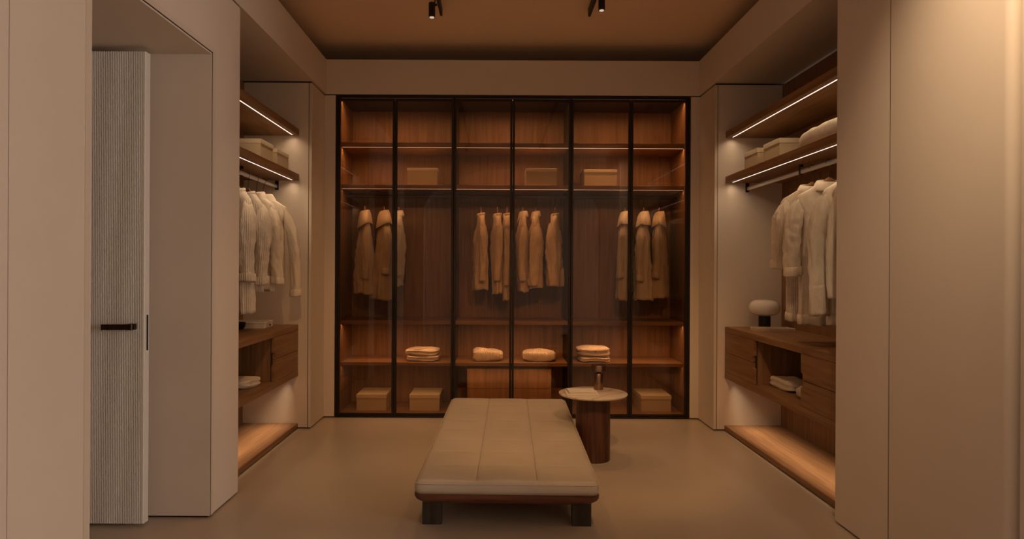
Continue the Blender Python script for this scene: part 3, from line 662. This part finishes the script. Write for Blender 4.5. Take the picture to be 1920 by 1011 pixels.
# ------------------------------------------------------------------ upholstered bench
bt = thing('daybed', 'low cream tufted leather daybed on dark wooden legs in the middle of the room', 'bench', (0.081, 4.33, 0), R(-1.27))
Wd, Ln = 0.905, 2.12; z0, z1 = 0.187, 0.250
bm = bmesh.new(); nc, nr = 3, 8; su, sv_ = 14, 10; NU, NV = nc * su, nr * sv_
rnd = random.Random(5); offs = [[rnd.uniform(-.0015, .0015) for _ in range(nr)] for _ in range(nc)]
tu = [0, .02, .05, .10, .18, .28, .40, .5, .60, .72, .82, .90, .95, .98]; NU = nc * len(tu)
us = [(c + q) / nc for c in range(nc) for q in tu] + [1.0]
tv = [0, .03, .07, .14, .24, .36, .5, .64, .76, .86, .93, .97]; NV = nr * len(tv); vs_ = [(c + q) / nr for c in range(nr) for q in tv] + [1.0]
grid = []
for j in range(NV + 1):
    row = []
    for i in range(NU + 1):
        u, v_ = us[i], vs_[j]
        x = (u - .5) * Wd; y = (v_ - .5) * Ln
        fu, fv_ = (u * nc) % 1.0, (v_ * nr) % 1.0
        if i == NU: fu = 1.0
        if j == NV: fv_ = 1.0
        ci, cj = min(nc - 1, int(u * nc)), min(nr - 1, int(v_ * nr))
        edge_u, edge_v = (i == 0 or i == NU), (j == 0 or j == NV)
        su_ = abs(sin(pi * fu)); sv2 = abs(sin(pi * fv_))
        if (ci == 0 and fu < .5) or (ci == nc - 1 and fu > .5): su_ = 1 - .25 * (1 - su_)
        if (cj == 0 and fv_ < .5) or (cj == nr - 1 and fv_ > .5): sv2 = 1 - .25 * (1 - sv2)
        eb = min(1.0, min(u, 1 - u) * Wd / 0.05, min(v_, 1 - v_) * Ln / 0.05)
        h = eb * (0.010 * su_ ** 0.35 * (0.72 + 0.28 * sv2 ** 0.5) + offs[ci][cj] * su_ * sv2 - 0.006) - (1 - eb) * 0.001
        ed = min(u, 1 - u) * Wd; ev = min(v_, 1 - v_) * Ln; e_ = min(ed, ev)
        h -= 0.013 * max(0, 1 - e_ / 0.022) ** 2
        # rounded plan corners
        rc = 0.035; dx, dy = rc - ed, rc - ev
        if dx > 0 and dy > 0:
            l_ = math.hypot(dx, dy)
            if l_ > 0:
                m_ = max(dx, dy); k_ = m_ / l_
                x = math.copysign(Wd / 2 - rc + dx * k_, x); y = math.copysign(Ln / 2 - rc + dy * k_, y)
        row.append(bm.verts.new((x, y, z1 + h)))
    grid.append(row)
for j in range(NV):
    for i in range(NU): bm.faces.new((grid[j][i], grid[j][i + 1], grid[j + 1][i + 1], grid[j + 1][i]))
border = [grid[0][i] for i in range(NU + 1)] + [grid[j][NU] for j in range(1, NV + 1)] + [grid[NV][i] for i in range(NU - 1, -1, -1)] + [grid[j][0] for j in range(NV - 1, 0, -1)]
prev = border
for dz, g in ((-0.006, .0025), (-0.018, .004), (-0.030, .0035), (None, 0.0)):
    cur = []
    for v in border:
        l_ = Vector((v.co.x / (Wd / 2), v.co.y / (Ln / 2))); nx = (v.co.x / abs(v.co.x) if abs(v.co.x) > Wd / 2 - .02 else 0); ny = (v.co.y / abs(v.co.y) if abs(v.co.y) > Ln / 2 - .02 else 0)
        z = z0 if dz is None else v.co.z + dz
        cur.append(bm.verts.new((v.co.x + nx * g, v.co.y + ny * g, z)))
    for k in range(len(border)):
        k2 = (k + 1) % len(border); bm.faces.new((prev[k], prev[k2], cur[k2], cur[k]))
    prev = cur
bm.faces.new(prev)
loopc = [v.co.copy() for v in border]
cu = obj('cushion', bm, 'leather', bt, smooth='all')
for c_ in (1, 2):
    bm = bmesh.new(); xs_ = (c_ / nc - .5) * Wd
    tube(bm, [(xs_ + 0.0012 * sin(v_ * 40), (v_ - .5) * Ln, z1 + (-0.0060 if .03 < v_ < .97 else -0.0075)) for v_ in [0.015 + .97 * k / 60 for k in range(61)]], 0.0016, 6)
    obj('seam', bm, 'seam', cu)
bm = bmesh.new()
pl = [Vector((p.x * 1.0035, p.y * 1.0015, p.z + 0.001)) for p in loopc]; n = 8; rings = []
for k, p in enumerate(pl):
    tt = (pl[(k + 1) % len(pl)] - pl[k - 1]).normalized(); a = tt.cross(Vector((0, 0, 1))).normalized()
    rings.append([p + (a * cos(2 * pi * q / n) + Vector((0, 0, 1)) * sin(2 * pi * q / n)) * 0.0028 for q in range(n)])
rings.append(rings[0]); loft(bm, rings, cap0=False, cap1=False)
obj('piping', bm, 'piping', cu, smooth='all')
bm = bmesh.new()   # frame with undercut rounded edge
def rrect(hx, hy, r_, z, n=6):
    out_ = []
    for cx, cy, a0 in ((hx - r_, hy - r_, 0), (-hx + r_, hy - r_, 90), (-hx + r_, -hy + r_, 180), (hx - r_, -hy + r_, 270)):
        for k in range(n + 1):
            a = R(a0 + 90 * k / n); out_.append((cx + r_ * cos(a), cy + r_ * sin(a), z))
    return out_
loft(bm, [rrect(.40, 1.00, .03, .128), rrect(.425, 1.035, .035, .136), rrect(.450, 1.062, .04, .158), rrect(.4565, 1.066, .04, .170), rrect(.4565, 1.066, .04, .184), rrect(.452, 1.06, .04, .1865)])
obj('bed_frame', bm, 'walnut', bt, smooth=True)
for sx in (-1, 1):
    for sy in (-1, 1):
        bx('leg', 'stained', bt, sx * 0.330, sx * 0.427, sy * 0.935 - 0.028, sy * 0.935 + 0.028, 0, 0.1275, 0.0015)

# ------------------------------------------------------------------ side table and what stands on it
tb = thing('side_table', 'round side table with cream marble top on a reddish brown wooden drum', 'table', (0.667, 4.555, 0))
bm = bmesh.new(); lathe(bm, [(0.113, 0), (0.117, 0.003), (0.117, 0.436)], n=64); obj('drum_base', bm, 'mahogany', tb, smooth=True)
bm = bmesh.new(); lathe(bm, [(0.215, 0.436), (0.226, 0.438), (0.2325, 0.445), (0.2335, 0.448), (0.2325, 0.4515), (0.230, 0.453)], n=96); obj('marble_top', bm, 'marble', tb, smooth=True)
lp = thing('table_lamp', 'small bronze mushroom lamp standing on the marble side table', 'lamp', (0.725, 4.68, 0.4532))
bm = bmesh.new(); lathe(bm, [(0.030, 0), (0.0315, 0.002), (0.0315, 0.112), (0.030, 0.114)]); obj('stem', bm, 'bronze', lp, smooth=True)
bm = bmesh.new(); lathe(bm, [(0.016, 0.1142), (0.016, 0.1265)]); obj('neck', bm, 'frame', lp, smooth=True)
bm = bmesh.new(); lathe(bm, [(0.050, 0.127), (0.054, 0.129), (0.0545, 0.166), (0.053, 0.170), (0.046, 0.172), (0.02, 0.171), (0.004, 0.1715)]); obj('lamp_head', bm, 'bronze', lp, smooth=True)
bm = bmesh.new(); lathe(bm, [(0.006, 0.1716), (0.006, 0.175), (0.003, 0.177)]); obj('dimmer_knob', bm, 'bronze', lp, smooth=True)
def book(x0, x1, y0, y1, z, h, rz, label, group):
    cx, cy = (x0 + x1) / 2, (y0 + y1) / 2; a, b_ = (x1 - x0) / 2, (y1 - y0) / 2
    t = thing('book', label, 'book', (cx, cy, z), rz, group)
    bx('cover', 'paper', t, -a, a, -b_, b_, 0, 0.0018, .0005); bx('cover', 'paper', t, -a, a, -b_, b_, h - 0.0018, h, .0005)
    bx('pages', 'linen', t, -a + .003, a - .004, -b_ + .003, b_ - .003, 0.0019, h - 0.0019, 0)
    bx('spine', 'paper', t, -a, -a + .0025, -b_, b_, 0.0019, h - 0.0019, 0)
book(0.475, 0.690, 4.405, 4.575, 0.4532, 0.010, R(-2), 'larger thin ivory book at the bottom of the pair on the side table', 'books on the side table')
book(0.490, 0.672, 4.425, 4.575, 0.4634, 0.015, R(2), 'smaller ivory book on top of the pair on the side table', 'books on the side table')

# ------------------------------------------------------------------ on the cabinets
lp = thing('table_lamp', 'white opal glass mushroom lamp with black base on the right cabinet', 'lamp', (2.09, 5.185, 0.8382))
bm = bmesh.new(); lathe(bm, [(0.042, 0), (0.044, 0.002), (0.044, 0.098), (0.040, 0.100)]); obj('lamp_base', bm, 'black', lp, smooth=True)
bm = bmesh.new(); prof = [(0.034, 0.099), (0.040, 0.104)]
for k in range(1, 24):
    a = -pi / 2 + pi * k / 24; prof.append((0.028 + 0.086 * abs(cos(a)) ** 0.75, 0.166 + 0.062 * sgn(sin(a), 0.9)))
prof += [(0.02, 0.2295), (0.002, 0.230)]
lathe(bm, prof, n=64); obj('glass_shade', bm, 'opal', lp, smooth='all')
tr_ = thing('stone_tray', 'low rectangular pale stone tray on the right cabinet before the white lamp', 'tray', (2.085, 5.02, 0.8382))
bx('tray_base', 'tray', tr_, -0.140, 0.140, -0.075, 0.075, 0, 0.010)
bm = bmesh.new()
for a in ((-0.140, 0.140, -0.075, -0.066), (-0.140, 0.140, 0.066, 0.075), (-0.140, -0.131, -0.066, 0.066), (0.131, 0.140, -0.066, 0.066)): box(bm, *a, 0.0102, 0.024, 0.001)
obj('tray_rim', bm, 'tray', tr_)
# flat box / large book on the left cabinet
t = thing('flat_box', 'flat ivory box with a small dark mark lying on the left cabinet', 'box', (-1.865, 5.10, 0.8382), R(3))
bx('box_body', 'paper', t, -0.13, 0.125, -0.11, 0.115, 0, 0.036, 0.0015)
bm = bmesh.new(); box(bm, -0.132, 0.128, -0.112, 0.117, 0.0362, 0.048, 0.002); obj('lid', bm, 'paper', t)
bx('dark_mark', 'grey_mark', t, 0.1252, 0.1262, 0.02, 0.06, 0.008, 0.024, 0, 'small dark mark')
t = thing('small_dish', 'small dark dish on the left cabinet at the wall edge', 'dish', (-1.90, 4.93, 0.8382))
bm = bmesh.new(); lathe(bm, [(0.03, 0), (0.045, 0.02), (0.05, 0.05), (0.046, 0.052), (0.04, 0.02), (0.02, 0.008)]); obj('bowl', bm, 'frame', t, smooth=True)

# ------------------------------------------------------------------ ceiling tracks with spot heads
for x, lab, sy in ((-0.42, 'left', (4.65, 1.45)), (0.69, 'right', (4.60, 1.45))):
    t = thing('track_light', 'slim black ceiling track with cylindrical spots, %s of the two' % lab, 'track light', (x, 0, ZC), 0, 'ceiling tracks')
    bx('track', 'black', t, -0.0095, 0.0095, 1.0, 5.0, -0.060, -0.0002)
    for y in sy:
        zt = {4.65: 3.045, 4.60: 3.080}.get(y, 3.06) - ZC + 0.004
        bm = bmesh.new(); lathe(bm, [(0.018, zt), (0.023, zt), (0.023, zt + 0.098), (0.021, zt + 0.10)], 0, y, 24)
        off = -0.036 if x < 0 else 0.030
        bmesh.ops.translate(bm, verts=bm.verts, vec=(off, 0, 0))
        h = obj('spot_head', bm, 'black', t, smooth=True)
        bm = bmesh.new(); lathe(bm, [(0.016, zt - 0.0005), (0.0165, zt - 0.0035)], off, y, 20); obj('lens', bm, 'lamp_mouth', h)
        bm = bmesh.new(); box(bm, min(0, off), max(0, off), y - .006, y + .006, zt + 0.08, zt + 0.092); tube(bm, [(off * .5, y, zt + .086), (off * .3, y, -0.055)], 0.004); obj('arm', bm, 'black', h)
